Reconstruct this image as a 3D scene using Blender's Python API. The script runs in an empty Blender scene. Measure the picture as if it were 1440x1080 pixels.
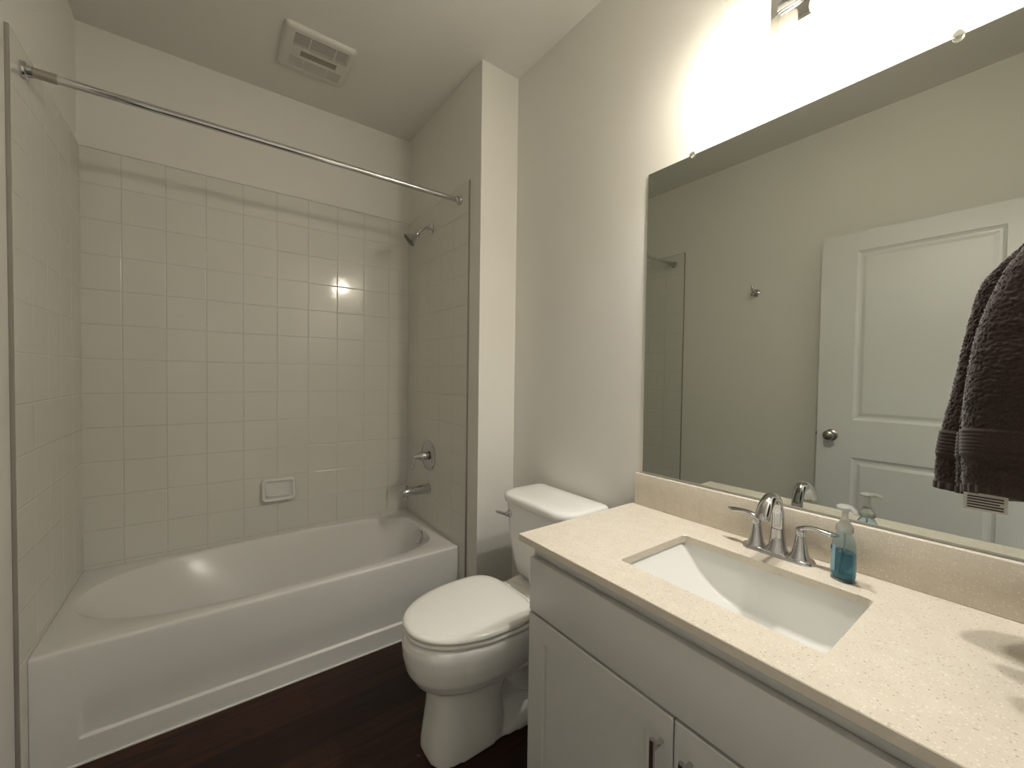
import bpy, bmesh, math, random
from mathutils import Vector, Matrix, Euler, noise
random.seed(4)
C = bpy.context.scene.collection
PI = math.pi

# ------------------------------------------------------------ camera, world, exposure
F = 579.2103
cam_d = bpy.data.cameras.new('camera')
cam = bpy.data.objects.new('camera', cam_d)
C.objects.link(cam)
cam.location = (0.4457, -2.5622, 1.2672)
cam.rotation_euler = Euler((1.5468, -0.0138, -0.6401), 'XYZ')
cam_d.sensor_width = 36
cam_d.lens = 36 * F / 1440
cam_d.shift_x = (720 - 726.5) / 1440
cam_d.shift_y = (542.07 - 540) / 1440
cam_d.clip_start = 0.01
bpy.context.scene.camera = cam

world = bpy.data.worlds.new('world')
bpy.context.scene.world = world
world.use_nodes = True
world.node_tree.nodes['Background'].inputs[0].default_value = (0.6, 0.65, 0.75, 1)
world.node_tree.nodes['Background'].inputs[1].default_value = 0.05
vs = bpy.context.scene.view_settings
vs.view_transform = 'Standard'
vs.look = 'None'
vs.gamma = 1
vs.use_curve_mapping = False
vs.exposure = 0.35

BULB_W = 690.0      # emission strength of the bulbs
SHADE_W = 0.9      # glow of the frosted glass
HALL_W = 12.0      # ceiling lamp opposite the open door (cooler light)
FILL_W = 85.0     # unseen fill lamps added in the room beyond the door
BULB_COL = (1.0, 0.96, 0.90, 1)

# ------------------------------------------------------------ room numbers (metres)
L = 1.473          # inner length of the tub alcove
W = 1.694          # mirror wall
ZC = 2.755         # ceiling
ZT = 2.228         # top of tile
TS = 0.1524        # tile module
YT = -0.765        # front edge of tile
YC = -0.868        # front face of the chase
YE = -2.61         # end wall with the door opening
ZR = 0.384         # tub rim
LW = -0.010        # painted left wall

# ------------------------------------------------------------ materials
def nodes(name):
    m = bpy.data.materials.new(name)
    m.use_nodes = True
    nt = m.node_tree
    return m, nt, nt.nodes['Principled BSDF']

def simple(name, col, rough=0.5, metal=0.0, bump=0, bscale=200, **kw):
    m, nt, b = nodes(name)
    b.inputs['Base Color'].default_value = (*col, 1)
    b.inputs['Roughness'].default_value = rough
    b.inputs['Metallic'].default_value = metal
    for k, v in kw.items():
        b.inputs[k.replace('_', ' ')].default_value = v
    if bump:
        tc = nt.nodes.new('ShaderNodeTexCoord')
        n = nt.nodes.new('ShaderNodeTexNoise'); n.inputs['Scale'].default_value = bscale
        n.inputs['Detail'].default_value = 4
        bm_ = nt.nodes.new('ShaderNodeBump'); bm_.inputs['Strength'].default_value = 1
        bm_.inputs['Distance'].default_value = bump
        nt.links.new(tc.outputs['Object'], n.inputs['Vector'])
        nt.links.new(n.outputs['Fac'], bm_.inputs['Height'])
        nt.links.new(bm_.outputs['Normal'], b.inputs['Normal'])
    return m

M = {}
M['wall'] = simple('wall_paint', (0.80, 0.785, 0.735), 0.6, bump=0.0004, bscale=130)
M['ceiling'] = simple('ceiling_paint', (0.74, 0.72, 0.675), 0.8, bump=0.0003, bscale=160)
M['trimpaint'] = simple('trim_paint', (0.78, 0.77, 0.74), 0.35)
M['door'] = simple('door_paint', (0.70, 0.70, 0.69), 0.38)
M['cabinet'] = simple('cabinet_paint', (0.66, 0.655, 0.63), 0.33)
M['carpet'] = simple('pale_carpet', (0.62, 0.57, 0.50), 0.95, bump=0.002, bscale=300)  # made pale to bounce light up into the bathroom
M['gap'] = simple('cabinet_inside', (0.25, 0.22, 0.2), 0.7)
M['porcelain'] = simple('porcelain', (0.88, 0.875, 0.84), 0.07, Coat_Weight=0.4, Coat_Roughness=0.03)
M['seat'] = simple('seat_plastic', (0.90, 0.885, 0.83), 0.16)
M['acrylic'] = simple('tub_enamel', (0.76, 0.75, 0.72), 0.23)
M['chrome'] = simple('chrome', (0.60, 0.60, 0.61), 0.07, 1.0)
M['nickel'] = simple('brushed_nickel', (0.42, 0.39, 0.36), 0.28, 1.0)
M['caulk'] = simple('grey_caulk', (0.32, 0.30, 0.27), 0.6)
M['whitecaulk'] = simple('white_caulk', (0.85, 0.84, 0.81), 0.4)
M['plastic'] = simple('vent_plastic', (0.66, 0.64, 0.59), 0.45)
M['ventdark'] = simple('vent_inside', (0.10, 0.09, 0.075), 0.8)
M['lens'] = simple('vent_lens', (0.30, 0.28, 0.235), 0.5)
M['paper'] = simple('tissue_paper', (0.85, 0.84, 0.8), 0.9, bump=0.0005, bscale=300)
M['mirror'] = simple('mirror_silver', (0.58, 0.605, 0.56), 0.0, 1.0)
M['mirror_edge'] = simple('mirror_edge', (0.16, 0.19, 0.17), 0.2, 0.3)
M['sink'] = simple('sink_porcelain', (0.78, 0.78, 0.745), 0.1)
M['clear'] = simple('clear_plastic', (0.97, 0.97, 0.96), 0.05, Transmission_Weight=1.0, IOR=1.46)
M['pump'] = simple('frosted_pump_plastic', (0.84, 0.85, 0.82), 0.3, Transmission_Weight=0.75, IOR=1.45)
M['liquid'] = simple('blue_soap', (0.13, 0.38, 0.50), 0.1, Transmission_Weight=0.75, IOR=1.36)
M['bottle'] = simple('bottle_plastic', (0.75, 0.86, 0.92), 0.04, Transmission_Weight=1.0, IOR=1.2)
M['label'] = simple('soap_label', (0.10, 0.28, 0.42), 0.3, Alpha=1.0)
M['labeldark'] = simple('soap_label_mark', (0.015, 0.02, 0.06), 0.3)
M['labelpale'] = simple('soap_label_pale', (0.30, 0.50, 0.60), 0.3)
M['tag'] = simple('tag_fabric', (0.55, 0.53, 0.48), 0.8)
M['tagink'] = simple('tag_print', (0.05, 0.035, 0.03), 0.8)
M['black'] = simple('dark_rubber', (0.05, 0.05, 0.047), 0.35)

def emis(name, col, st):
    m = bpy.data.materials.new(name); m.use_nodes = True
    nt = m.node_tree; nt.nodes.clear()
    e = nt.nodes.new('ShaderNodeEmission'); e.inputs[0].default_value = col; e.inputs[1].default_value = st
    o = nt.nodes.new('ShaderNodeOutputMaterial'); nt.links.new(e.outputs[0], o.inputs[0])
    return m
M['bulb'] = emis('bulb_glow', BULB_COL, BULB_W)
M['hall_lamp'] = emis('hall_lamp_glow', (0.90, 0.94, 1.0, 1), HALL_W)
M['room_lamp'] = emis('room_lamp_glow', (1.0, 0.97, 0.93, 1), FILL_W)

def shade_mat():
    m, nt, b = nodes('frosted_shade_glass')
    b.inputs['Base Color'].default_value = (0.9, 0.88, 0.80, 1)
    b.inputs['Roughness'].default_value = 0.25
    b.inputs['Emission Color'].default_value = (1.0, 0.93, 0.72, 1)
    b.inputs['Emission Strength'].default_value = SHADE_W
    # the glass glows most beside the bulb and fades towards its top
    tc = nt.nodes.new('ShaderNodeTexCoord'); sp = nt.nodes.new('ShaderNodeSeparateXYZ')
    mr = nt.nodes.new('ShaderNodeMapRange'); mr.interpolation_type = 'SMOOTHSTEP'
    mr.inputs[1].default_value = 0.165; mr.inputs[2].default_value = 0.05
    mr.inputs[3].default_value = 0.16; mr.inputs[4].default_value = 1.0
    mu = nt.nodes.new('ShaderNodeMath'); mu.operation = 'MULTIPLY'; mu.inputs[1].default_value = SHADE_W
    nt.links.new(tc.outputs['Object'], sp.inputs[0]); nt.links.new(sp.outputs[2], mr.inputs[0])
    nt.links.new(mr.outputs[0], mu.inputs[0]); nt.links.new(mu.outputs[0], b.inputs['Emission Strength'])
    b.inputs['Base Color'].default_value = (0.30, 0.29, 0.26, 1)
    tr_ = nt.nodes.new('ShaderNodeBsdfTransparent'); tr_.inputs[0].default_value = (0.95, 0.93, 0.88, 1)
    mix = nt.nodes.new('ShaderNodeMixShader'); mix.inputs[0].default_value = 0.43
    nt.links.new(tr_.outputs[0], mix.inputs[1]); nt.links.new(b.outputs[0], mix.inputs[2])
    nt.links.new(mix.outputs[0], nt.nodes['Material Output'].inputs[0])
    return m
M['shade'] = shade_mat()

def tile_mat(name, axis, off, sign=1):
    """square glazed tiles; axis = object coordinate running along the wall"""
    m, nt, b = nodes(name)
    N, K = nt.nodes, nt.links
    tc = N.new('ShaderNodeTexCoord'); sp = N.new('ShaderNodeSeparateXYZ')
    K.new(tc.outputs['Object'], sp.inputs[0])
    def math_(op, a, bv=None, c=None):
        n = N.new('ShaderNodeMath'); n.operation = op
        for i, v in enumerate((a, bv, c)):
            if v is None: continue
            if isinstance(v, (int, float)): n.inputs[i].default_value = v
            else: K.new(v, n.inputs[i])
        return n.outputs[0]
    u = math_('SUBTRACT', sp.outputs[axis], off)
    v = math_('SUBTRACT', sp.outputs[2], ZT - 20 * TS)
    du = math_('PINGPONG', u, TS / 2); dv = math_('PINGPONG', v, TS / 2)
    d = math_('MINIMUM', du, dv)
    h = N.new('ShaderNodeMapRange'); h.interpolation_type = 'SMOOTHERSTEP'
    h.inputs[1].default_value = 0.0003; h.inputs[2].default_value = 0.0042
    K.new(d, h.inputs[0])
    g = N.new('ShaderNodeMapRange'); g.interpolation_type = 'SMOOTHSTEP'
    g.inputs[1].default_value = 0.0008; g.inputs[2].default_value = 0.0018
    K.new(d, g.inputs[0])
    # every tile leans by a hair so reflections break from tile to tile
    iu = math_('FLOOR', math_('DIVIDE', u, TS)); iv = math_('FLOOR', math_('DIVIDE', v, TS))
    cx = N.new('ShaderNodeCombineXYZ'); K.new(iu, cx.inputs[0]); K.new(iv, cx.inputs[1])
    wn = N.new('ShaderNodeTexWhiteNoise'); wn.noise_dimensions = '3D'; K.new(cx.outputs[0], wn.inputs['Vector'])
    sc = N.new('ShaderNodeSeparateColor'); K.new(wn.outputs['Color'], sc.inputs[0])
    fu = math_('FRACT', math_('DIVIDE', u, TS)); fv = math_('FRACT', math_('DIVIDE', v, TS))
    tilt = math_('ADD', math_('MULTIPLY', fu, math_('SUBTRACT', sc.outputs[0], 0.5)),
                 math_('MULTIPLY', fv, math_('SUBTRACT', sc.outputs[1], 0.5)))
    nz = N.new('ShaderNodeTexNoise'); nz.inputs['Scale'].default_value = 14; K.new(tc.outputs['Object'], nz.inputs['Vector'])
    hh = math_('ADD', h.outputs[0], math_('ADD', math_('MULTIPLY', tilt, 0.8), math_('MULTIPLY', nz.outputs['Fac'], 0.45)))
    bp = N.new('ShaderNodeBump'); bp.inputs['Strength'].default_value = 1; bp.inputs['Distance'].default_value = 0.0009
    K.new(hh, bp.inputs['Height']); K.new(bp.outputs['Normal'], b.inputs['Normal'])
    mx = N.new('ShaderNodeMix'); mx.data_type = 'RGBA'
    mx.inputs[6].default_value = (0.60, 0.58, 0.53, 1); mx.inputs[7].default_value = (0.72, 0.71, 0.655, 1)
    K.new(g.outputs[0], mx.inputs[0]); K.new(mx.outputs[2], b.inputs['Base Color'])
    rr = N.new('ShaderNodeMapRange'); rr.inputs[3].default_value = 0.55; rr.inputs[4].default_value = 0.11
    K.new(g.outputs[0], rr.inputs[0]); K.new(rr.outputs[0], b.inputs['Roughness'])
    return m
M['tile_back'] = tile_mat('wall_tile_back', 0, -0.0235)
M['tile_side'] = tile_mat('wall_tile_side', 1, YT - 20 * TS)

def floor_mat():
    m, nt, b = nodes('dark_plank_floor')
    N, K = nt.nodes, nt.links
    tc = N.new('ShaderNodeTexCoord')
    br = N.new('ShaderNodeTexBrick'); br.offset = 0.37; br.offset_frequency = 2
    br.inputs['Scale'].default_value = 1; br.inputs['Brick Width'].default_value = 1.2
    br.inputs['Row Height'].default_value = 0.152; br.inputs['Mortar Size'].default_value = 0.0012
    br.inputs['Mortar Smooth'].default_value = 0.3; br.inputs['Bias'].default_value = 0
    br.inputs['Color1'].default_value = (0.014, 0.006, 0.004, 1); br.inputs['Color2'].default_value = (0.034, 0.0165, 0.010, 1)
    br.inputs['Mortar'].default_value = (0.006, 0.004, 0.003, 1)
    K.new(tc.outputs['Object'], br.inputs['Vector'])
    mp = N.new('ShaderNodeMapping'); mp.inputs['Scale'].default_value = (2.2, 26, 1)
    K.new(tc.outputs['Object'], mp.inputs['Vector'])
    nz = N.new('ShaderNodeTexNoise'); nz.inputs['Scale'].default_value = 1.6; nz.inputs['Detail'].default_value = 8
    nz.inputs['Roughness'].default_value = 0.65; nz.inputs['Distortion'].default_value = 0.8
    K.new(mp.outputs[0], nz.inputs['Vector'])
    cr = N.new('ShaderNodeValToRGB'); cr.color_ramp.elements[0].position = 0.32; cr.color_ramp.elements[1].position = 0.72
    cr.color_ramp.elements[0].color = (0.38, 0.36, 0.34, 1); cr.color_ramp.elements[1].color = (1.8, 1.25, 0.9, 1)
    K.new(nz.outputs['Fac'], cr.inputs[0])
    mx = N.new('ShaderNodeMix'); mx.data_type = 'RGBA'; mx.blend_type = 'MULTIPLY'; mx.inputs[0].default_value = 1
    K.new(br.outputs['Color'], mx.inputs[6]); K.new(cr.outputs[0], mx.inputs[7]); K.new(mx.outputs[2], b.inputs['Base Color'])
    b.inputs['Roughness'].default_value = 0.5
    b.inputs['Specular IOR Level'].default_value = 0.3
    bp = N.new('ShaderNodeBump'); bp.inputs['Distance'].default_value = 0.0006; K.new(nz.outputs['Fac'], bp.inputs['Height'])
    K.new(bp.outputs['Normal'], b.inputs['Normal'])
    return m
M['floor'] = floor_mat()

def quartz_mat():
    m, nt, b = nodes('speckled_quartz')
    N, K = nt.nodes, nt.links
    tc = N.new('ShaderNodeTexCoord')
    def specks(scale, lo, hi, warp):
        mp = N.new('ShaderNodeMapping'); mp.inputs['Scale'].default_value = warp; K.new(tc.outputs['Object'], mp.inputs[0])
        v = N.new('ShaderNodeTexVoronoi'); v.inputs['Scale'].default_value = scale; K.new(mp.outputs[0], v.inputs['Vector'])
        r = N.new('ShaderNodeMapRange'); r.inputs[1].default_value = lo; r.inputs[2].default_value = hi
        r.inputs[3].default_value = 1; r.inputs[4].default_value = 0; K.new(v.outputs['Distance'], r.inputs[0])
        s = N.new('ShaderNodeSeparateColor'); K.new(v.outputs['Color'], s.inputs[0])
        return r.outputs[0], s.outputs[0]
    def gate(a, c, thr):
        g = N.new('ShaderNodeMath'); g.operation = 'LESS_THAN'; g.inputs[1].default_value = thr; K.new(c, g.inputs[0])
        mm = N.new('ShaderNodeMath'); mm.operation = 'MULTIPLY'; K.new(a, mm.inputs[0]); K.new(g.outputs[0], mm.inputs[1]); return mm.outputs[0]
    col = None
    nz = N.new('ShaderNodeTexNoise'); nz.inputs['Scale'].default_value = 30; nz.inputs['Detail'].default_value = 6
    K.new(tc.outputs['Object'], nz.inputs['Vector'])
    base = N.new('ShaderNodeMix'); base.data_type = 'RGBA'; K.new(nz.outputs['Fac'], base.inputs[0])
    base.inputs[6].default_value = (0.66, 0.595, 0.49, 1); base.inputs[7].default_value = (0.77, 0.71, 0.605, 1)
    col = base.outputs[2]
    for sc_, lo, hi, warp, thr, c in ((160, 0.12, 0.32, (1, 1, 1), 0.30, (0.34, 0.26, 0.18, 1)),
                                      (260, 0.10, 0.35, (1, 1.4, 1), 0.35, (0.48, 0.39, 0.29, 1)),
                                      (200, 0.15, 0.40, (1.3, 1, 1), 0.30, (0.92, 0.88, 0.78, 1))):
        a, cc = specks(sc_, lo, hi, warp)
        f = gate(a, cc, thr)
        fm = N.new('ShaderNodeMath'); fm.operation = 'MULTIPLY'; fm.inputs[1].default_value = 0.75; K.new(f, fm.inputs[0])
        mx = N.new('ShaderNodeMix'); mx.data_type = 'RGBA'; K.new(fm.outputs[0], mx.inputs[0]); K.new(col, mx.inputs[6])
        mx.inputs[7].default_value = c; col = mx.outputs[2]
    K.new(col, b.inputs['Base Color'])
    b.inputs['Roughness'].default_value = 0.16
    return m
M['quartz'] = quartz_mat()

def towel_mat(name, c1, c2):
    m, nt, b = nodes(name)
    N, K = nt.nodes, nt.links
    tc = N.new('ShaderNodeTexCoord')
    nz = N.new('ShaderNodeTexNoise'); nz.inputs['Scale'].default_value = 420; nz.inputs['Detail'].default_value = 3
    K.new(tc.outputs['Object'], nz.inputs['Vector'])
    mx = N.new('ShaderNodeMix'); mx.data_type = 'RGBA'; mx.inputs[6].default_value = c1; mx.inputs[7].default_value = c2
    K.new(nz.outputs['Fac'], mx.inputs[0]); K.new(mx.outputs[2], b.inputs['Base Color'])
    b.inputs['Roughness'].default_value = 1.0
    b.inputs['Sheen Weight'].default_value = 0.25
    b.inputs['Specular IOR Level'].default_value = 0.1
    return m
M['terry'] = towel_mat('brown_terry', (0.016, 0.010, 0.008, 1), (0.060, 0.043, 0.034, 1))

# ------------------------------------------------------------ mesh helpers
def finish(name, bm, mat, parent=None, smooth=True, sharp=35, recalc=True, kind=None):
    if recalc:
        bmesh.ops.recalc_face_normals(bm, faces=bm.faces)
    me = bpy.data.meshes.new(name); bm.to_mesh(me); bm.free()
    for m in (mat if isinstance(mat, (list, tuple)) else [mat]):
        me.materials.append(m)
    if smooth:
        me.polygons.foreach_set('use_smooth', [True] * len(me.polygons))
        if sharp: me.set_sharp_from_angle(angle=math.radians(sharp))
    o = bpy.data.objects.new(name, me); C.objects.link(o)
    if parent: o.parent = parent
    if kind: o['kind'] = kind
    return o

def box(bm, x0, x1, y0, y1, z0, z1, bev=0, seg=2):
    r = bmesh.ops.create_cube(bm, size=1)
    vs_ = r['verts']
    for v in vs_:
        v.co = Vector(((x0 + x1) / 2 + v.co.x * (x1 - x0), (y0 + y1) / 2 + v.co.y * (y1 - y0), (z0 + z1) / 2 + v.co.z * (z1 - z0)))
    if bev:
        es = list({e for v in vs_ for e in v.link_edges})
        bmesh.ops.bevel(bm, geom=es, offset=bev, segments=seg, affect='EDGES', profile=0.5)

def boxes(name, lst, mat, parent=None, bev=0, kind=None, seg=2):
    bm = bmesh.new()
    for b in lst: box(bm, *b, bev=bev, seg=seg)
    return finish(name, bm, mat, parent, smooth=bool(bev), kind=kind)

def loft(bm, rings, cap0=True, cap1=True, closed=True):
    """rings: list of equal-length lists of Vector"""
    vr = [[bm.verts.new(p) for p in r] for r in rings]
    n = len(vr[0])
    for a, b in zip(vr, vr[1:]):
        for i in range(n if closed else n - 1):
            j = (i + 1) % n
            bm.faces.new((a[i], a[j], b[j], b[i]))
    if cap0: bm.faces.new(vr[0][::-1])
    if cap1: bm.faces.new(vr[-1])
    return vr

def frame_(d):
    d = Vector(d).normalized()
    up = Vector((0, 0, 1)) if abs(d.z) < 0.95 else Vector((1, 0, 0))
    a = d.cross(up).normalized(); b = a.cross(d).normalized()
    return a, b

def lathe(bm, o, axis, prof, n=32, cap0=True, cap1=True):
    """prof: (distance along axis, radius)"""
    o = Vector(o); d = Vector(axis).normalized(); a, b = frame_(d)
    rings = [[o + d * t + (a * math.cos(2 * PI * k / n) + b * math.sin(2 * PI * k / n)) * max(r, 1e-5) for k in range(n)] for t, r in prof]
    loft(bm, rings, cap0, cap1)

def smooth_path(pts, per=6):
    """Catmull-Rom through points (tuples of any length)"""
    out = []
    P = [pts[0]] + list(pts) + [pts[-1]]
    for i in range(1, len(P) - 2):
        for k in range(per):
            t = k / per
            out.append(tuple(0.5 * ((2 * P[i][j]) + (-P[i - 1][j] + P[i + 1][j]) * t + (2 * P[i - 1][j] - 5 * P[i][j] + 4 * P[i + 1][j] - P[i + 2][j]) * t * t
                       + (-P[i - 1][j] + 3 * P[i][j] - 3 * P[i + 1][j] + P[i + 2][j]) * t ** 3) for j in range(len(P[i]))))
    out.append(tuple(pts[-1]))
    return out

def tube(bm, pts, r=None, n=20, per=6, flat=1.0, side=None):
    """pts (x,y,z[,r]) ; flat squeezes the second section axis"""
    if r is not None: pts = [(*p, r) for p in pts]
    sp = smooth_path(pts, per) if per > 1 else pts
    P = [Vector(p[:3]) for p in sp]
    rings = []
    a_prev = None
    for i, p in enumerate(P):
        d = (P[min(i + 1, len(P) - 1)] - P[max(i - 1, 0)]).normalized()
        if side is not None:
            a = Vector(side); a = (a - d * a.dot(d)).normalized()
        elif a_prev is None: a = frame_(d)[0]
        else: a = (a_prev - d * a_prev.dot(d)).normalized()
        b = d.cross(a).normalized(); a_prev = a
        rr = sp[i][3]
        rings.append([p + a * math.cos(2 * PI * k / n) * rr + b * math.sin(2 * PI * k / n) * rr * flat for k in range(n)])
    loft(bm, rings)

def rrect(cx, cy, hx, hy, r, n=6, z=0.0):
    pts = []
    for sx, sy, a0 in ((1, 1, 0), (-1, 1, 90), (-1, -1, 180), (1, -1, 270)):
        for k in range(n + 1):
            a = math.radians(a0 + 90 * k / n)
            pts.append(Vector((cx + sx * (hx - r) + r * math.cos(a), cy + sy * (hy - r) + r * math.sin(a), z)))
    return pts

def thing(name, label, cat, loc=(0, 0, 0), group=None):
    o = bpy.data.objects.new(name, None); C.objects.link(o)
    o.empty_display_size = 0.05
    o.location = loc; o['label'] = label; o['category'] = cat
    if group: o['group'] = group
    return o

def tag(o, label, cat, group=None):
    o['label'] = label; o['category'] = cat
    if group: o['group'] = group
    return o

def local(parent, o):
    """geometry was written in world metres: shift it into the parent's frame"""
    off = Vector((0, 0, 0)); p = parent
    while p is not None:
        off += p.location; p = p.parent
    o.data.transform(Matrix.Translation(-off))
    return o

def world_part(parent, name, bm, mat, **kw):
    return local(parent, finish(name, bm, mat, parent, **kw))

# ------------------------------------------------------------ room shell
S = dict(kind='structure')
boxes('floor', [(-0.11, W + 0.1, YE - 0.10, 0.15, -0.05, 0)], M['floor'], **S)
boxes('floor_hall', [(-1.8, 3.4, -5.8, YE - 0.1005, -0.05, 0.002)], M['carpet'], **S)  # unseen floor beyond the door, given pale carpet to throw light upward
boxes('ceiling', [(-0.11, 1.8, YE - 0.12, 0.11, ZC, ZC + 0.06)], M['ceiling'], **S)
boxes('wall_left', [(-0.11, LW, YE - 0.12, 0.11, 0, ZC)], M['wall'], **S)
boxes('wall_back', [(LW, L + 0.008, 0.008, 0.11, 0, ZC)], M['wall'], **S)
boxes('wall_right', [(W, W + 0.1, YE - 0.12, 0.11, 0, ZC)], M['wall'], **S)
boxes('wall_chase', [(L + 0.008, W, YC, 0.11, 0, ZC)], M['wall'], **S)
DX0, DX1, DH = 0.112, 0.96, 2.08
boxes('wall_front', [(LW, DX0, YE - 0.12, YE, 0, ZC), (DX1, W, YE - 0.12, YE, 0, ZC), (DX0, DX1, YE - 0.12, YE, DH, ZC)], M['wall'], **S)
# tiled surround, 8 mm proud of the painted walls
boxes('wall_back_tile', [(0, L, 0, 0.008, 0.0, ZT)], M['tile_back'], **S)
boxes('wall_left_tile', [(LW, 0, YT, 0.008, 0, ZT)], M['tile_side'], **S)
boxes('wall_chase_tile', [(L, L + 0.008, YT, 0.008, 0, ZT)], M['tile_side'], **S)
# grey strips, darker than the tile, along its free edges
boxes('trim_1', [(LW, -0.0005, YT - 0.005, YT, 0, ZT + 0.002)], M['caulk'], bev=0.001, **S)
boxes('trim_2', [(L + 0.0005, L + 0.008, YT - 0.005, YT, 0, ZT + 0.002), ], M['caulk'], bev=0.001, **S)
boxes('trim_3', [(0, L, 0.003, 0.0082, ZT, ZT + 0.003), (LW, -0.003, YT, 0.004, ZT, ZT + 0.003), (L + 0.003, L + 0.0082, YT, 0.004, ZT, ZT + 0.003)], M['caulk'], **S)
# baseboards
def baseboard(name, x0, x1, y0, y1):
    bm = bmesh.new(); box(bm, x0, x1, y0, y1, 0, 0.083, bev=0.003); finish(name, bm, M['trimpaint'], kind='structure')
baseboard('baseboard_chase', L + 0.009, W - 0.0125, YC - 0.012, YC - 0.0002)
baseboard('baseboard_right', W - 0.012, W - 0.0002, -1.66, YC - 0.0002)
baseboard('baseboard_left', LW + 0.0002, LW + 0.012, YE + 0.02, YT - 0.008)
# door casing and jamb
boxes('trim_4', [(DX0 - 0.062, DX0, YE, YE + 0.015, 0, DH + 0.06), (DX1, DX1 + 0.058, YE, YE + 0.015, 0, DH + 0.06), (DX0 + 0.0005, DX1 - 0.0005, YE, YE + 0.015, DH, DH + 0.06)], M['trimpaint'], bev=0.003, **S)
# hallway beyond the open doorway
HY0, HY1, HX0, HX1 = YE - 0.12, -5.6, -1.6, 3.2
boxes('wall_hall_far', [(HX0 - 0.1, HX1 + 0.1, HY1 - 0.1, HY1, 0, ZC)], M['wall'], **S)
boxes('wall_hall_left', [(HX0 - 0.1, HX0, HY1, HY0, 0, ZC)], M['wall'], **S)
boxes('wall_hall_right', [(HX1, HX1 + 0.1, HY1, HY0, 0, ZC)], M['wall'], **S)
boxes('wall_hall_near_left', [(HX0, -0.11, HY0, HY0 + 0.1, 0, ZC)], M['wall'], **S)
boxes('wall_hall_near_right', [(W + 0.1, HX1, HY0, HY0 + 0.1, 0, ZC)], M['wall'], **S)
boxes('ceiling_hall', [(HX0 - 0.1, HX1 + 0.1, HY1 - 0.1, HY0, ZC, ZC + 0.06)], M['ceiling'], **S)
def hall_light(x, y, label, lamp='room_lamp'):
    hl = thing('hallway_ceiling_light', label, 'ceiling light', (x, y, ZC), 'flush ceiling lights beyond the doorway')
    bm = bmesh.new(); lathe(bm, (x, y, ZC - 0.0005), (0, 0, -1), [(0, 0.17), (0.02, 0.17), (0.022, 0.155)], 40); world_part(hl, 'base', bm, M['trimpaint'])
    bm = bmesh.new(); lathe(bm, (x, y, ZC - 0.0235), (0, 0, -1), [(0, 0.15), (0.02, 0.145), (0.04, 0.12), (0.052, 0.07), (0.056, 0.0)], 40); world_part(hl, 'diffuser', bm, M[lamp])
hall_light(1.0, -4.0, 'round flush ceiling light opposite the open doorway', 'hall_lamp')
hall_light(2.55, -3.3, 'round flush ceiling light beside the bathroom wall, off to the right of the doorway')  # added out of sight so its bounce fills the bathroom through the doorway
hall_light(2.55, -4.8, 'round flush ceiling light in the far right corner beyond the doorway')  # second added lamp, raises the soft light coming through the doorway

# ------------------------------------------------------------ bathtub
def tub_outline(t, z):
    """inner basin outline at depth parameter t (0 rim .. 1 floor)"""
    x0 = 0.043 + 0.40 * t ** 0.8; x1 = 1.418 - 0.085 * t
    y0 = -0.636 + 0.09 * t; y1 = -0.028 - 0.09 * t
    cx = x0 + 0.42 * (x1 - x0); cy = (y0 + y1) / 2; b = (y1 - y0) / 2
    pts = []
    for k in range(NT):
        a = ANG[k]
        c, s = math.cos(a), math.sin(a)
        if c >= 0: ax, e = x1 - cx, 4.2
        else: ax, e = cx - x0, 2.35
        # blend exponent so the outline stays smooth at the middle
        x = cx + ax * math.copysign(abs(c) ** (2 / e), c)
        y = cy + b * math.copysign(abs(s) ** (2 / e), s)
        pts.append(Vector((x, y, z)))
    return pts
NT = 144
ANG = [2 * PI * k / NT for k in range(NT)]
def tub_outline_resampled(t, z):
    # dense trace, then resample by direction from the rim centre so it pairs with the rectangle
    global NT, ANG
    keepN, keepA = NT, ANG
    NT = 1440; ANG = [2 * PI * k / NT for k in range(NT)]
    d = tub_outline(t, z); NT, ANG = keepN, keepA
    cx, cy = 0.73, -0.335
    ang = [(math.atan2(p.y - cy, p.x - cx) % (2 * PI), p) for p in d]
    ang.sort(key=lambda q: q[0])
    out = []
    import bisect
    keys = [a for a, _ in ang]
    for a in DIRS:
        i = bisect.bisect_left(keys, a) % len(keys)
        p, q = ang[i - 1], ang[i]
        da = (q[0] - p[0]) % (2 * PI)
        f = ((a - p[0]) % (2 * PI)) / da if da > 1e-9 else 0
        f = min(max(f, 0), 1)
        out.append(p[1].lerp(q[1], f))
    return out
TX0, TX1, TY0, TY1 = 0.0008, L - 0.0008, -0.701, -0.0008
corners = [math.atan2(y + 0.335, x - 0.73) % (2 * PI) for x in (TX0, TX1) for y in (TY0, TY1)]
DIRS = sorted(corners + [2 * PI * (k + 0.37) / 196 for k in range(196)])
def tub_rect(ins, z):
    out = []
    cx, cy = 0.73, -0.335
    for a in DIRS:
        c, s = math.cos(a), math.sin(a)
        tx = ((TX1 if c > 0 else TX0) - cx) / c if abs(c) > 1e-9 else 1e9
        ty = ((TY1 if s > 0 else TY0) - cy) / s if abs(s) > 1e-9 else 1e9
        t = min(tx, ty)
        x, y = cx + c * t, cy + s * t
        y = max(y, TY0 + ins)      # only the room-side edge is rounded
        out.append(Vector((x, y, z)))
    return out
tub = thing('bathtub', 'white alcove bathtub with a plain panelled apron under the shower', 'bathtub', (0.73, -0.35, 0))
bm = bmesh.new()
rings = [tub_rect(0, ZR - 0.04), tub_rect(0, ZR - 0.012), tub_rect(0.0015, ZR - 0.005), tub_rect(0.005, ZR - 0.001), tub_rect(0.012, ZR)]
base = tub_outline_resampled(0, ZR)
cc = Vector((0.73, -0.335, 0))
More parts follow.
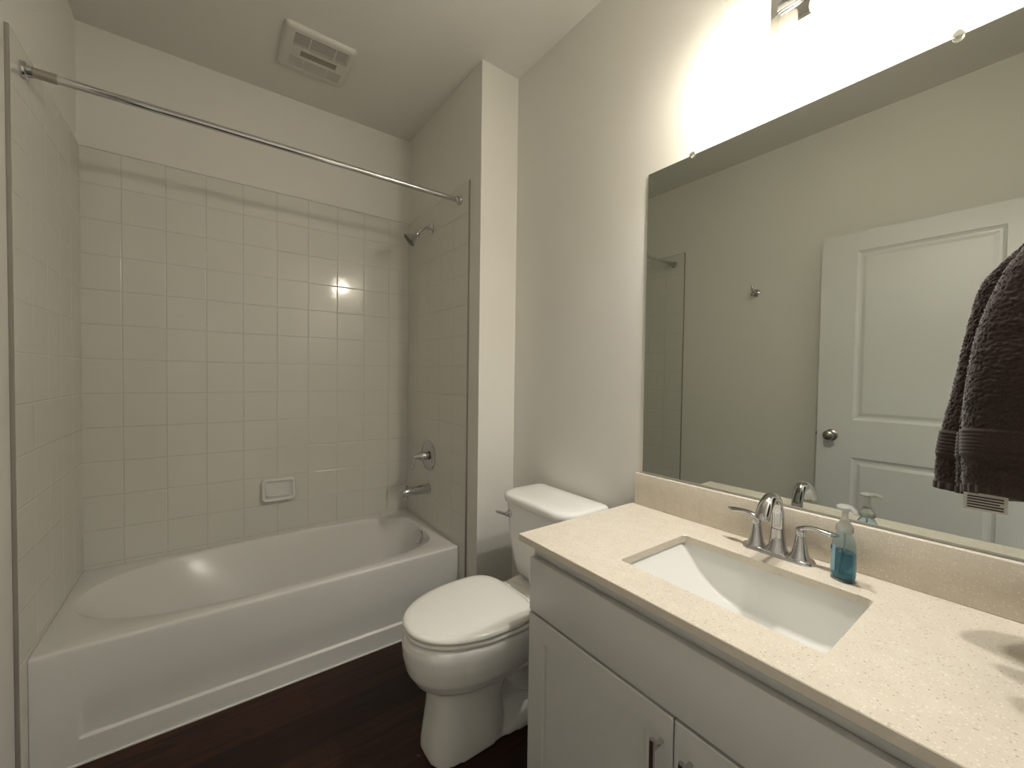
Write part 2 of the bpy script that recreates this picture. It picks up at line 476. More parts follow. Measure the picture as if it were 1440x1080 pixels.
rings.append([(p + (p - cc).normalized() * Vector((1, 1, 0)) * 0 ) if False else Vector((p.x + (p.x - 0.73) * 0.012, p.y + (p.y + 0.335) * 0.03, ZR)) for p in base])
rings.append([Vector((p.x + (p.x - 0.73) * 0.004, p.y + (p.y + 0.335) * 0.012, ZR - 0.003)) for p in base])
rings.append([Vector((p.x, p.y, ZR - 0.010)) for p in base])
for t in (0.06, 0.15, 0.28, 0.42, 0.56, 0.70, 0.82):
    rings.append(tub_outline_resampled(t, ZR - 0.010 - 0.29 * t))
last = tub_outline_resampled(0.82, 0.13)
fc = Vector((0.87, -0.335, 0.062))
for f, z in ((0.94, 0.105), (0.86, 0.086), (0.74, 0.074), (0.5, 0.066), (0.2, 0.063), (0.02, 0.062)):
    rings.append([Vector((fc.x + (p.x - fc.x) * f, fc.y + (p.y - fc.y) * f, z)) for p in last])
loft(bm, rings, cap0=False, cap1=True)
world_part(tub, 'basin', bm, M['acrylic'], sharp=60)
# apron: a sheet whose large field sits 7 mm back, ledge at the foot and both ends
def sstep(a, b, x):
    t = min(max((x - a) / (b - a), 0), 1); return t * t * (3 - 2 * t)
bm = bmesh.new()
xs = sorted(set([TX0, TX1] + [TX0 + (TX1 - TX0) * i / 60 for i in range(61)] + [0.100 + 0.002 * i for i in range(12)] + [1.345 + 0.002 * i for i in range(12)]))
zs = sorted(set([0.004 + 0.34 * i / 40 for i in range(41)] + [0.078 + 0.0015 * i for i in range(12)]))
grid = []
for z in zs:
    row = []
    for x in xs:
        fx = sstep(0.102, 0.116, x) * (1 - sstep(1.352, 1.366, x))
        fz = sstep(0.081, 0.091, z) * (1 - sstep(0.10, 0.24, z))
        row.append(bm.verts.new((x, TY0 + 0.009 * fx * fz, z)))
    grid.append(row)
for r0, r1 in zip(grid, grid[1:]):
    for i in range(len(xs) - 1):
        bm.faces.new((r0[i], r0[i + 1], r1[i + 1], r1[i]))
top = grid[-1]
back = [bm.verts.new((v.co.x, v.co.y + 0.02, v.co.z)) for v in top]
for i in range(len(top) - 1): bm.faces.new((top[i], top[i + 1], back[i + 1], back[i]))
apron = world_part(tub, 'apron', bm, M['acrylic'], sharp=50)
bm = bmesh.new(); box(bm, 0.001, L - 0.001, -0.7065, -0.7005, 0.0, 0.007, bev=0.002); world_part(tub, 'caulk_bead', bm, M['whitecaulk'])
bm = bmesh.new(); ax = Vector((-1, -0.12, 0.16)); oc = Vector((1.412, -0.368, 0.338))
lathe(bm, oc, ax, [(0, 0.034), (0.012, 0.034), (0.014, 0.039), (0.020, 0.0395), (0.024, 0.036), (0.026, 0.028), (0.0265, 0.0)], 40)
ovf = world_part(tub, 'overflow_plate', bm, M['chrome'])
bm = bmesh.new(); lathe(bm, (1.20, -0.335, 0.0635), (0, 0, 1), [(0, 0.034), (0.003, 0.033), (0.004, 0.02), (0.010, 0.018), (0.012, 0.0)], 32); world_part(tub, 'drain', bm, M['chrome'])

# ------------------------------------------------------------ shower fittings
rod = thing('shower_curtain_rod', 'bare chrome tension rod spanning the tub alcove from wall to wall', 'curtain rod', (0.73, -0.681, 2.155))
bm = bmesh.new(); lathe(bm, (0.06, -0.681, 2.155), (1, 0, 0), [(0, 0.0118), (L - 0.085, 0.0118)], 32, ); world_part(rod, 'pole', bm, M['chrome'])
bm = bmesh.new(); lathe(bm, (0.012, -0.681, 2.155), (1, 0, 0), [(0, 0.0145), (0.062, 0.0145), (0.063, 0.0119)], 32); world_part(rod, 'sleeve', bm, M['nickel'])['label'] = 'dull grey end sleeve'
for x, s in ((0.0004, 1), (L - 0.0004, -1)):
    bm = bmesh.new(); lathe(bm, (x, -0.681, 2.155), (s, 0, 0), [(0, 0.024), (0.005, 0.025), (0.010, 0.023), (0.013, 0.018), (0.024, 0.0165), (0.026, 0.0125)], 32); world_part(rod, 'end_flange', bm, M['chrome'])

sh = thing('showerhead', 'small bell-shaped chrome shower head on a bent arm high on the tile', 'shower head', (L, -0.344, 2.10))
bm = bmesh.new(); lathe(bm, (L - 0.0004, -0.344, 2.104), (-1, 0, 0), [(0, 0.030), (0.004, 0.030), (0.008, 0.022), (0.011, 0.013)], 32); world_part(sh, 'flange', bm, M['chrome'])
bm = bmesh.new(); tube(bm, [(L - 0.008, -0.344, 2.104), (1.445, -0.344, 2.105), (1.425, -0.344, 2.098), (1.405, -0.344, 2.078), (1.392, -0.344, 2.062)], 0.0095); world_part(sh, 'arm', bm, M['chrome'])
hd = Vector((-0.70, 0.26, -0.66)).normalized(); h0 = Vector((1.398, -0.344, 2.068))
bm = bmesh.new(); lathe(bm, h0, hd, [(0, 0.013), (0.012, 0.016), (0.02, 0.017), (0.026, 0.014), (0.040, 0.018), (0.056, 0.028), (0.066, 0.038), (0.073, 0.041), (0.076, 0.039)], 40); world_part(sh, 'bell', bm, M['chrome'])
bm = bmesh.new(); lathe(bm, h0 + hd * 0.0762, hd, [(0, 0.0385), (0.002, 0.037), (0.0022, 0.0)], 40)
for k in range(30):
    rr = 0.010 if k < 6 else (0.019 if k < 16 else 0.029)
    aa = 2 * PI * k / (6 if k < 6 else (10 if k < 16 else 14)); a, b = frame_(hd)
    lathe(bm, h0 + hd * 0.078 + a * math.cos(aa) * rr + b * math.sin(aa) * rr, hd, [(0, 0.0018), (0.002, 0.0012)], 8)
world_part(sh, 'spray_face', bm, M['black'])

vv = thing('shower_valve', 'round chrome shower valve plate with a drooping lever, above the tub spout', 'faucet valve', (L, -0.334, 0.793))
bm = bmesh.new(); lathe(bm, (L - 0.0004, -0.334, 0.793), (-1, 0, 0), [(0, 0.088), (0.004, 0.088), (0.009, 0.082), (0.012, 0.060), (0.016, 0.036), (0.018, 0.026)], 56); world_part(vv, 'escutcheon', bm, M['chrome'])
bm = bmesh.new(); lathe(bm, (L - 0.016, -0.334, 0.793), (-1, 0, 0), [(0, 0.025), (0.018, 0.024), (0.022, 0.022), (0.022, 0.030), (0.030, 0.029), (0.048, 0.020), (0.066, 0.012), (0.078, 0.009), (0.082, 0.0)], 32)
tube(bm, [(1.405, -0.334, 0.797, 0.009), (1.393, -0.334, 0.797, 0.009), (1.384, -0.334, 0.785, 0.008), (1.380, -0.334, 0.762, 0.0075), (1.377, -0.334, 0.735, 0.009), (1.372, -0.334, 0.718, 0.006)], flat=0.7, n=16)
world_part(vv, 'lever', bm, M['chrome'])

spt = thing('tub_spout', 'chrome tub spout with a pull-up diverter low on the tile', 'tub spout', (L, -0.335, 0.595))
bm = bmesh.new()
lathe(bm, (L - 0.0004, -0.335, 0.600), (-1, 0, 0), [(0, 0.032), (0.008, 0.032), (0.011, 0.028)], 32, cap1=False)
tube(bm, [(1.464, -0.335, 0.600, 0.0275), (1.42, -0.335, 0.600, 0.0265), (1.37, -0.335, 0.599, 0.0245), (1.34, -0.335, 0.597, 0.0235), (1.322, -0.335, 0.592, 0.022), (1.313, -0.335, 0.586, 0.014)], n=28)
lathe(bm, (1.333, -0.335, 0.592), (0, 0, -1), [(0, 0.016), (0.026, 0.0165), (0.03, 0.015), (0.03, 0.012), (0.01, 0.012)], 24, cap1=True)
world_part(spt, 'spout_body', bm, M['chrome'])
bm = bmesh.new(); lathe(bm, (1.338, -0.335, 0.617), (0, 0, 1), [(0, 0.003), (0.010, 0.003), (0.011, 0.007), (0.016, 0.0075), (0.018, 0.0)], 16); world_part(spt, 'diverter_knob', bm, M['chrome'])

# soap dish set in the back wall
sd = thing('soap_dish', 'glazed ceramic soap dish set into the back tile wall', 'soap dish', (0.745, 0, 0.63))
bm = bmesh.new()
X0, X1, Z0, Z1 = 0.664, 0.826, 0.572, 0.694
def sdring(ins, y, tilt=0.0, low=0.0):
    pts = rrect((X0 + X1) / 2, 0, (X1 - X0) / 2 - ins, (Z1 - Z0) / 2 - ins, max(0.022 - ins * 0.7, 0.004), 6)
    return [Vector((p.x, -y - tilt * (1 - (p.y + (Z1 - Z0) / 2) / (Z1 - Z0)), (Z0 + Z1) / 2 + p.y + low)) for p in pts]
rg = [sdring(0, 0.0005), sdring(0, 0.006, 0.018), sdring(0.003, 0.011, 0.022), sdring(0.008, 0.013, 0.024), sdring(0.014, 0.012, 0.023), sdring(0.018, 0.009, 0.017), sdring(0.021, 0.005, 0.006), sdring(0.03, 0.004, 0.0)]
loft(bm, rg)
world_part(sd, 'dish', bm, M['sink'], sharp=60)
bm = bmesh.new(); tube(bm, [(X0 + 0.024, -0.010, Z0 + 0.032, 0.003), (X0 + 0.034, -0.021, Z0 + 0.03, 0.004), (0.745, -0.025, Z0 + 0.029, 0.0045), (X1 - 0.034, -0.021, Z0 + 0.03, 0.004), (X1 - 0.024, -0.010, Z0 + 0.032, 0.003)], n=14); world_part(sd, 'ledge', bm, M['sink'])

# ------------------------------------------------------------ ceiling vent
vt = thing('ceiling_exhaust_fan', 'square white slotted exhaust fan cover on the ceiling above the tub', 'exhaust fan', (0.853, -0.41, ZC))
vx0, vx1, vy0, vy1 = 0.703, 1.003, -0.560, -0.262
zb = ZC - 0.018
wins = [(0.748, 0.976, -0.526, -0.446), (0.785, 0.939, -0.425, -0.384), (0.747, 0.972, -0.366, -0.306)]
bm = bmesh.new()
gx = sorted({vx0 + 0.02, vx1 - 0.02} | {w[0] for w in wins} | {w[1] for w in wins}); gy = sorted({vy0 + 0.02, vy1 - 0.02} | {w[2] for w in wins} | {w[3] for w in wins})
vd = {}
def V_(x, y, z):
    k = (round(x, 5), round(y, 5), round(z, 5))
    if k not in vd: vd[k] = bm.verts.new(k)
    return vd[k]
for i in range(len(gx) - 1):
    for j in range(len(gy) - 1):
        cx_, cy_ = (gx[i] + gx[i + 1]) / 2, (gy[j] + gy[j + 1]) / 2
        if any(w[0] < cx_ < w[1] and w[2] < cy_ < w[3] for w in wins): continue
        bm.faces.new((V_(gx[i], gy[j], zb), V_(gx[i + 1], gy[j], zb), V_(gx[i + 1], gy[j + 1], zb), V_(gx[i], gy[j + 1], zb)))
for w in wins:   # little walls of the openings
    a = [(w[0], w[2]), (w[1], w[2]), (w[1], w[3]), (w[0], w[3])]
    for (p, q) in zip(a, a[1:] + a[:1]):
        bm.faces.new([bm.verts.new((*p, zb)), bm.verts.new((*q, zb)), bm.verts.new((*q, zb + 0.012)), bm.verts.new((*p, zb + 0.012))])
hx, hy = (vx1 - vx0) / 2, (vy1 - vy0) / 2; mx_, my_ = (vx0 + vx1) / 2, (vy0 + vy1) / 2
def sq(ins, z): return rrect(mx_, my_, hx - ins, hy - ins, 0.02, 5, z)
inner = [Vector((min(max(p.x, vx0 + 0.02), vx1 - 0.02), min(max(p.y, vy0 + 0.02), vy1 - 0.02), zb)) for p in sq(0, zb)]
loft(bm, [sq(0, ZC - 0.0005), sq(0, ZC - 0.004), sq(0.005, ZC - 0.013), sq(0.012, ZC - 0.0172), inner], cap0=False, cap1=False)
world_part(vt, 'cover', bm, M['plastic'], sharp=30)
bm = bmesh.new(); box(bm, vx0 + 0.03, vx1 - 0.03, vy0 + 0.03, vy1 - 0.03, ZC - 0.0055, ZC - 0.001); world_part(vt, 'housing', bm, M['ventdark'], smooth=False)
def grille(w, n, name, divs, fill):
    bm = bmesh.new()
    p = (w[3] - w[2]) / n
    for k in range(1, n):
        y = w[2] + p * k
        box(bm, w[0], w[1], y - p * fill, y + p * fill, zb + 0.0004, zb + 0.0016)
    for d in divs: box(bm, d - 0.0025, d + 0.0025, w[2], w[3], zb + 0.0002, zb + 0.0018)
    world_part(vt, name, bm, M['plastic'], smooth=False)
grille(wins[0], 11, 'grille', (0.812, 0.917), 0.22)
grille(wins[2], 12, 'grille', (0.807, 0.909), 0.26)
bm = bmesh.new(); w = wins[1]; box(bm, w[0] + 0.0005, w[1] - 0.0005, w[2] + 0.0005, w[3] - 0.0005, zb + 0.0025, zb + 0.006, bev=0.001); world_part(vt, 'lens', bm, M['lens'])

# ------------------------------------------------------------ toilet
TYc = -1.320
toilet = thing('toilet', 'white two-piece toilet with closed lid between tub and vanity', 'toilet', (1.25, TYc, 0))
def egg(x0, x1, hw, z, n=72, sq_f=2.2, sq_b=2.8, mid=0.55, yc=TYc):
    """outline: x0 front tip (towards -x), x1 back"""
    xm = x0 + (x1 - x0) * mid
    out = []
    for k in range(n):
        a = 2 * PI * k / n; c, s = math.cos(a), math.sin(a)
        e = sq_b if c > 0 else sq_f
        ax_ = (x1 - xm) if c > 0 else (xm - x0)
        ey = e
        out.append(Vector((xm + ax_ * math.copysign(abs(c) ** (2 / e), c), yc + hw * math.copysign(abs(s) ** (2 / ey), s), z)))
    return out
bm = bmesh.new()
# upper bowl
loft(bm, [egg(1.06, 1.36, 0.070, 0.21), egg(1.015, 1.43, 0.115, 0.232), egg(0.978, 1.45, 0.150, 0.262), egg(0.955, 1.46, 0.172, 0.300), egg(0.945, 1.465, 0.184, 0.345), egg(0.943, 1.465, 0.188, 0.385), egg(0.950, 1.46, 0.186, 0.412), egg(0.962, 1.455, 0.176, 0.420)])
# front pedestal column
loft(bm, [egg(1.012, 1.29, 0.098, 0.0, sq_f=3.2, sq_b=4), egg(1.014, 1.29, 0.098, 0.03, sq_f=3.2, sq_b=4), egg(1.030, 1.28, 0.093, 0.14, sq_f=3.2, sq_b=4), egg(1.036, 1.30, 0.095, 0.22, sq_f=3, sq_b=4), egg(1.03, 1.34, 0.105, 0.27, sq_f=3, sq_b=4)])
# back body under the tank, spreading foot
loft(bm, [egg(1.20, 1.60, 0.105, 0.0, sq_b=3, sq_f=3), egg(1.20, 1.60, 0.105, 0.02, sq_b=3, sq_f=3), egg(1.22, 1.58, 0.085, 0.05, sq_b=3, sq_f=3), egg(1.24, 1.57, 0.055, 0.09, sq_b=3), egg(1.25, 1.57, 0.052, 0.22, sq_b=3), egg(1.25, 1.60, 0.075, 0.32, sq_b=3), egg(1.30, 1.66, 0.13, 0.38, sq_b=4), egg(1.33, 1.665, 0.15, 0.41, sq_b=5), egg(1.34, 1.66, 0.145, 0.418, sq_b=5)])
# trapway showing on both flanks
for s in (-1, 1):
    tube(bm, [(1.27, TYc + s * 0.030, 0.30, 0.045), (1.33, TYc + s * 0.045, 0.20, 0.045), (1.40, TYc + s * 0.048, 0.135, 0.044), (1.455, TYc + s * 0.045, 0.17, 0.044), (1.49, TYc + s * 0.04, 0.25, 0.043), (1.53, TYc + s * 0.03, 0.20, 0.04), (1.55, TYc + s * 0.02, 0.08, 0.05)], n=20)
bowl = world_part(toilet, 'bowl', bm, M['porcelain'], sharp=0)
rm = bowl.modifiers.new('merge', 'REMESH'); rm.mode = 'VOXEL'; rm.voxel_size = 0.006; rm.use_smooth_shade = True
sm = bowl.modifiers.new('soften', 'SMOOTH'); sm.factor = 0.6; sm.iterations = 7
def egg2(ins, z, x0=0.945, x1=1.372, hw=0.187):
    """lid outline with a straight back edge"""
    p = egg(x0 + ins, x1 - ins, hw - ins, z, n=96, sq_f=2.15, sq_b=3.4, mid=0.66)
    return p
bm = bmesh.new()
loft(bm, [egg2(0.006, 0.4215, 0.947, 1.40), egg2(0.001, 0.424, 0.947, 1.40), egg2(0, 0.430, 0.947, 1.40), egg2(0.002, 0.4355, 0.947, 1.40), egg2(0.008, 0.4375, 0.947, 1.40)])
world_part(toilet, 'seat_ring', bm, M['seat'], sharp=60)
bm = bmesh.new()
loft(bm, [egg2(0.006, 0.4405), egg2(0.001, 0.443), egg2(0, 0.448), egg2(0.002, 0.454), egg2(0.010, 0.4585), egg2(0.03, 0.4605), egg2(0.10, 0.462), egg2(0.18, 0.4625)])
world_part(toilet, 'lid', bm, M['seat'], sharp=60)
for s in (-1, 1):
    bm = bmesh.new(); lathe(bm, (1.392, TYc + s * 0.07 - 0.018, 0.4305), (0, 1, 0), [(0, 0.007), (0.003, 0.009), (0.033, 0.009), (0.036, 0.007)], 20); world_part(toilet, 'hinge', bm, M['seat'])
# tank
def trect(x0, x1, hw, r, z, rf):
    """rounded tank section: big radius rf on the front corners, r on the back ones"""
    pts = []
    for sx, sy, a0 in ((1, 1, 0), (-1, 1, 90), (-1, -1, 180), (1, -1, 270)):
        rr = r if sx > 0 else rf
        cx_ = x1 - rr if sx > 0 else x0 + rr; cy_ = TYc + sy * (hw - rr)
        for k in range(9):
            a = math.radians(a0 + 90 * k / 8)
            pts.append(Vector((cx_ + rr * math.cos(a), cy_ + rr * math.sin(a), z)))
    return pts
bm = bmesh.new()
loft(bm, [trect(1.53, 1.62, 0.10, 0.03, 0.405, 0.03), trect(1.50, 1.655, 0.145, 0.03, 0.419, 0.05), trect(1.480, 1.664, 0.170, 0.03, 0.450, 0.055), trect(1.470, 1.666, 0.182, 0.03, 0.50, 0.06), trect(1.458, 1.668, 0.192, 0.03, 0.60, 0.06), trect(1.450, 1.669, 0.200, 0.03, 0.735, 0.06)])
world_part(toilet, 'tank', bm, M['porcelain'], sharp=60)
bm = bmesh.new()
loft(bm, [trect(1.448, 1.672, 0.203, 0.03, 0.7355, 0.075), trect(1.436, 1.676, 0.210, 0.03, 0.741, 0.08), trect(1.433, 1.677, 0.212, 0.03, 0.755, 0.08), trect(1.435, 1.676, 0.211, 0.03, 0.767, 0.08), trect(1.442, 1.672, 0.206, 0.03, 0.774, 0.08), trect(1.46, 1.66, 0.19, 0.03, 0.777, 0.07), trect(1.50, 1.62, 0.14, 0.02, 0.778, 0.04)])
world_part(toilet, 'tank_lid', bm, M['porcelain'], sharp=60)
bm = bmesh.new(); lathe(bm, (1.4535, TYc + 0.145, 0.69), (-1, 0.0, 0), [(0, 0.016), (0.004, 0.016), (0.010, 0.011), (0.020, 0.010), (0.024, 0.0)], 24)
tube(bm, [(1.437, TYc + 0.145, 0.690, 0.006), (1.430, TYc + 0.162, 0.690, 0.006), (1.426, TYc + 0.19, 0.688, 0.007), (1.425, TYc + 0.205, 0.687, 0.004)], n=14)
world_part(toilet, 'flush_lever', bm, M['chrome'])
for s in (-1, 1):
    bm = bmesh.new(); lathe(bm, (1.40, TYc + s * 0.092, 0.020), (0, 0, 1), [(0, 0.014), (0.010, 0.013), (0.018, 0.007), (0.019, 0)], 20); world_part(toilet, 'bolt_cap', bm, M['porcelain'])

# ------------------------------------------------------------ vanity
VY0, VY1 = YE + 0.004, -1.660       # y range of the cabinet
XF = 1.170                          # face of the doors
van = thing('vanity_cabinet', 'white shaker vanity cabinet with two doors beneath the counter', 'cabinet', (1.43, -2.13, 0))
bm = bmesh.new()
ZK = 0.8125; KB = 0.792
for b in ((XF + 0.0205, W - 0.002, VY1 - 0.018, VY1, 0.0, KB - 0.0005), (XF + 0.0205, W - 0.002, VY0, VY0 + 0.018, 0.0, KB - 0.0005),
          (XF + 0.0205, XF + 0.038, VY0 + 0.018, VY1 - 0.018, 0.745, KB - 0.0005), (XF + 0.0205, XF + 0.038, VY0 + 0.018, VY1 - 0.018, 0.585, 0.62),
          (XF + 0.0205, XF + 0.038, VY0 + 0.018, VY0 + 0.05, 0.1, 0.745), (XF + 0.0205, XF + 0.038, VY1 - 0.05, VY1 - 0.018, 0.1, 0.745),
          (XF + 0.0205, XF + 0.038, VY0 + 0.05, VY1 - 0.05, 0.1, 0.13), (XF + 0.07, XF + 0.085, VY0 + 0.018, VY1 - 0.018, 0.0, 0.1), (XF + 0.04, W - 0.004, VY0 + 0.018, VY1 - 0.018, 0.1, 0.115),
          (XF + 0.0205, XF + 0.038, -2.133, -2.103, 0.13, 0.585)):
    box(bm, *b)
world_part(van, 'carcass', bm, M['cabinet'], smooth=False)
bm = bmesh.new(); box(bm, XF, XF + 0.0195, VY0 + 0.012, VY1 - 0.004, 0.6065, 0.758, bev=0.004); world_part(van, 'false_drawer_front', bm, M['cabinet'])
def shaker(y0, y1, hy_):
    bm = bmesh.new()
    z0, z1, s = 0.105, 0.5995, 0.061
    x0, x1 = XF, XF + 0.0195
    # one continuous molded slab: outer ring, sharp step, sunk panel
    def rc(ins, x): return [Vector((x, y0 + ins, z0 + ins)), Vector((x, y1 - ins, z0 + ins)), Vector((x, y1 - ins, z1 - ins)), Vector((x, y0 + ins, z1 - ins))]
    loft(bm, [rc(0, x1), rc(0, x0 + 0.002), rc(0.002, x0), rc(s, x0), rc(s + 0.004, x0 + 0.004), rc(s + 0.0045, x0 + 0.012)])
    d = world_part(van, 'door', bm, M['cabinet'], smooth=False)
    bm = bmesh.new()
    tube(bm, [(1.137, hy_, 0.560), (1.137, hy_, 0.41)], 0.0058, n=20, per=1)
    for z in (0.540, 0.433): lathe(bm, (XF - 0.0002, hy_, z), (-1, 0, 0), [(0, 0.0052), (0.033, 0.0052)], 16)
    world_part(d, 'handle', bm, M['chrome'], sharp=50)
shaker(-2.1170, VY1 - 0.004, -2.094)
shaker(VY0 + 0.012, -2.1200, -2.156)

# countertop with a rectangular cut-out, backsplash
top = thing('countertop', 'cream speckled quartz counter with undermount cut-out on the vanity', 'countertop', (1.43, -2.12, KB))
KX0, KX1, KY0, KY1 = 1.159, W - 0.001, YE + 0.001, -1.625
SX0, SX1, SY0, SY1 = 1.264, 1.548, -2.333, -1.905
bm = bmesh.new()
def outer(ins, z): 
    return [Vector((x, y, z)) for x, y in rect_loop(KX0 + ins, KX1, KY0, KY1 - ins)]
def rect_loop(x0, x1, y0, y1, r=0):
    # 4 corners times 7 points, straight or rounded
    out = []
    for cx_, cy_, a0 in ((x1, y1, 0), (x0, y1, 90), (x0, y0, 180), (x1, y0, 270)):
        sx = -1 if cx_ == x1 else 1; sy = -1 if cy_ == y1 else 1
        for k in range(7):
            a = math.radians(a0 + 15 * k)
            out.append((cx_ + sx * r + r * math.cos(a), cy_ + sy * r + r * math.sin(a)))
    return out
def inner_(ins, z): return [Vector((x, y, z)) for x, y in rect_loop(SX0 - ins, SX1 + ins, SY0 - ins, SY1 + ins, 0.012)]
r_ = 0.012
def outl(ins, z, r=0.0008): return [Vector((x, y, z)) for x, y in rect_loop(KX0 + ins, KX1 - 0, KY0, KY1 - ins, r)]
vr = loft(bm, [inner_(0, KB), inner_(0, ZK - 0.0015), inner_(0.0015, ZK), outl(0.0015, ZK), outl(0, ZK - 0.0015), outl(0, KB + 0.0012), outl(0.0012, KB)], cap0=False, cap1=False)
n = len(vr[0])
for i in range(n):
    j = (i + 1) % n; bm.faces.new((vr[-1][i], vr[-1][j], vr[0][j], vr[0][i]))
bmesh.ops.remove_doubles(bm, verts=bm.verts, dist=1e-6)
world_part(top, 'slab', bm, M['quartz'], sharp=20)
bs = boxes('backsplash', [(W - 0.021, W - 0.001, KY0, -1.637, ZK + 0.0003, 0.924)], M['quartz'], bev=0.0015)
tag(bs, 'low cream quartz backsplash strip on the counter under the mirror', 'backsplash')

# undermount sink
sink = thing('undermount_sink', 'white rectangular undermount sink with a curved trough bottom', 'sink', (1.41, -2.12, 0.67))
bm = bmesh.new()
NS, NP = 64, 0
ys0, ys1 = SY0 - 0.004, SY1 + 0.004
yc_ = (ys0 + ys1) / 2; hy2 = (ys1 - ys0) / 2
def zbot(s): return KB - 0.001 - 0.118 * max(0.0, 1 - abs(s) ** (2.4 if s > 0 else 7.0)) ** (0.9 if s > 0 else 0.6)
prof_rows = []
for i in range(NS + 1):
    s = -math.cos(PI * i / NS)
    zb_ = zbot(s); d = (KB - 0.001) - zb_
    xa, xb = SX0 - 0.004, SX1 + 0.004
    row = []
    slope = 0.16
    r = min(0.010, d * 0.45)
    # down the front wall, round the corner, floor, round, up the rear wall
    pts = [(xa, KB - 0.001)]
    for k in range(1, 5): pts.append((xa + slope * (d - r) * k / 5, KB - 0.001 - (d - r) * k / 5))
    for k in range(7):
        a = PI / 2 * k / 6
        pts.append((xa + slope * (d - r) + r * (1 - math.cos(a)), zb_ + r * (1 - math.sin(a))))
    m_ = [(xb - (p[0] - xa), p[1]) for p in pts[::-1]]
    mid = [(xa + (xb - xa) * f, zb_ - 0.0) for f in (0.3, 0.4, 0.5, 0.6, 0.7)]
    pts = pts + mid + m_
    prof_rows.append([bm.verts.new((p[0], yc_ + hy2 * s, p[1])) for p in pts])
for a, b in zip(prof_rows, prof_rows[1:]):
    for i in range(len(a) - 1): bm.faces.new((a[i], a[i + 1], b[i + 1], b[i]))
bmesh.ops.remove_doubles(bm, verts=bm.verts, dist=1e-5)
# flange and outer shell
hull0 = [Vector((x, y, KB - 0.0012)) for x, y in rect_loop(SX0 - 0.004, SX1 + 0.004, ys0, ys1, 0.004)]
hull1 = [Vector((x, y, KB - 0.0012)) for x, y in rect_loop(SX0 - 0.022, SX1 + 0.022, ys0 - 0.018, ys1 + 0.018, 0.01)]
hull2 = [Vector((v.x, v.y, KB - 0.014)) for v in hull1]
loft(bm, [hull0, hull1, hull2], cap0=False, cap1=False)
world_part(sink, 'bowl', bm, M['sink'], sharp=0)
bm = bmesh.new(); lathe(bm, (1.406, yc_, zbot(0) + 0.0005), (0, 0, 1), [(0, 0.022), (0.002, 0.021), (0.003, 0.012), (0.0032, 0.0)], 28); world_part(sink, 'drain', bm, M['chrome'])

# faucet
fa = thing('sink_faucet', 'chrome two-handle centerset faucet with arched spout behind the sink', 'faucet', (1.62, -2.115, ZK))
FX, FY, FZ = 1.628, -2.120, ZK + 0.0003
bm = bmesh.new()
def oval(ins, z): return rrect(FX, FY, 0.028 - ins, 0.085 - ins, 0.0279 - ins, 10, z)
loft(bm, [oval(0, FZ), oval(0, FZ + 0.004), oval(0.003, FZ + 0.008), oval(0.010, FZ + 0.010)])
world_part(fa, 'base_plate', bm, M['chrome'], sharp=40)
bm = bmesh.new()
lathe(bm, (FX, FY, FZ + 0.008), (0, 0, 1), [(0, 0.0255), (0.006, 0.0245), (0.015, 0.020), (0.040, 0.0165), (0.060, 0.0150)], 32, cap1=False)
tube(bm, [(FX, FY, FZ + 0.066, 0.0150), (FX, FY, FZ + 0.085, 0.0145), (FX - 0.004, FY, FZ + 0.118, 0.014), (FX - 0.020, FY, FZ + 0.146, 0.0145), (FX - 0.045, FY, FZ + 0.155, 0.0155), (FX - 0.072, FY, FZ + 0.142, 0.017), (FX - 0.092, FY, FZ + 0.118, 0.0175), (FX - 0.096, FY, FZ + 0.108, 0.0165)], n=28, flat=0.8, side=(0, 1, 0), per=7)
spo = world_part(fa, 'spout', bm, M['chrome'], sharp=50)
for s in (-1, 1):
    hy0 = FY + s * 0.0515
    bm = bmesh.new()
    lathe(bm, (FX, hy0, FZ + 0.008), (0, 0, 1), [(0, 0.0235), (0.004, 0.0225), (0.012, 0.0185), (0.030, 0.0145), (0.050, 0.0118), (0.056, 0.0110), (0.057, 0.0098), (0.060, 0.0098), (0.061, 0.0115), (0.070, 0.0115), (0.077, 0.0100), (0.080, 0.004), (0.0805, 0.0)], 32)
    hdl = world_part(fa, 'handle_post', bm, M['chrome'], sharp=40)
    bm = bmesh.new()
    tube(bm, [(FX, hy0 - s * 0.005, FZ + 0.080, 0.0105), (FX, hy0 + s * 0.010, FZ + 0.087, 0.0105), (FX + 0.001, hy0 + s * 0.028, FZ + 0.090, 0.0090), (FX + 0.002, hy0 + s * 0.046, FZ + 0.088, 0.0110), (FX + 0.003, hy0 + s * 0.062, FZ + 0.086, 0.0120), (FX + 0.004, hy0 + s * 0.077, FZ + 0.088, 0.005)], n=18, flat=0.6, side=(1, 0, 0))
    world_part(hdl, 'lever', bm, M['chrome'], sharp=0)

# soap pump bottle
SXc, SYc = 1.602, -2.266
soap = thing('soap_dispenser', 'clear pump bottle of blue hand soap beside the faucet', 'soap bottle', (SXc, SYc, ZK))
def ell(a, b, z, n=40, rot=math.radians(-20), e=2.5):
    out = []
    for k in range(n):
        t = 2 * PI * k / n; c, s = math.cos(t), math.sin(t)
        x = a * math.copysign(abs(c) ** (2 / e), c); y = b * math.copysign(abs(s) ** (2 / e), s)
        out.append(Vector((SXc + x * math.cos(rot) - y * math.sin(rot), SYc + x * math.sin(rot) + y * math.cos(rot), ZK + z)))
    return out
bm = bmesh.new()
prof = [(0.0150, 0.0215, 0.0006), (0.0180, 0.0240, 0.004), (0.0185, 0.0245, 0.020), (0.0180, 0.0240, 0.060), (0.0170, 0.0222, 0.085), (0.0155, 0.0195, 0.098), (0.0130, 0.0150, 0.106), (0.0118, 0.0118, 0.109), (0.0118, 0.0118, 0.114)]
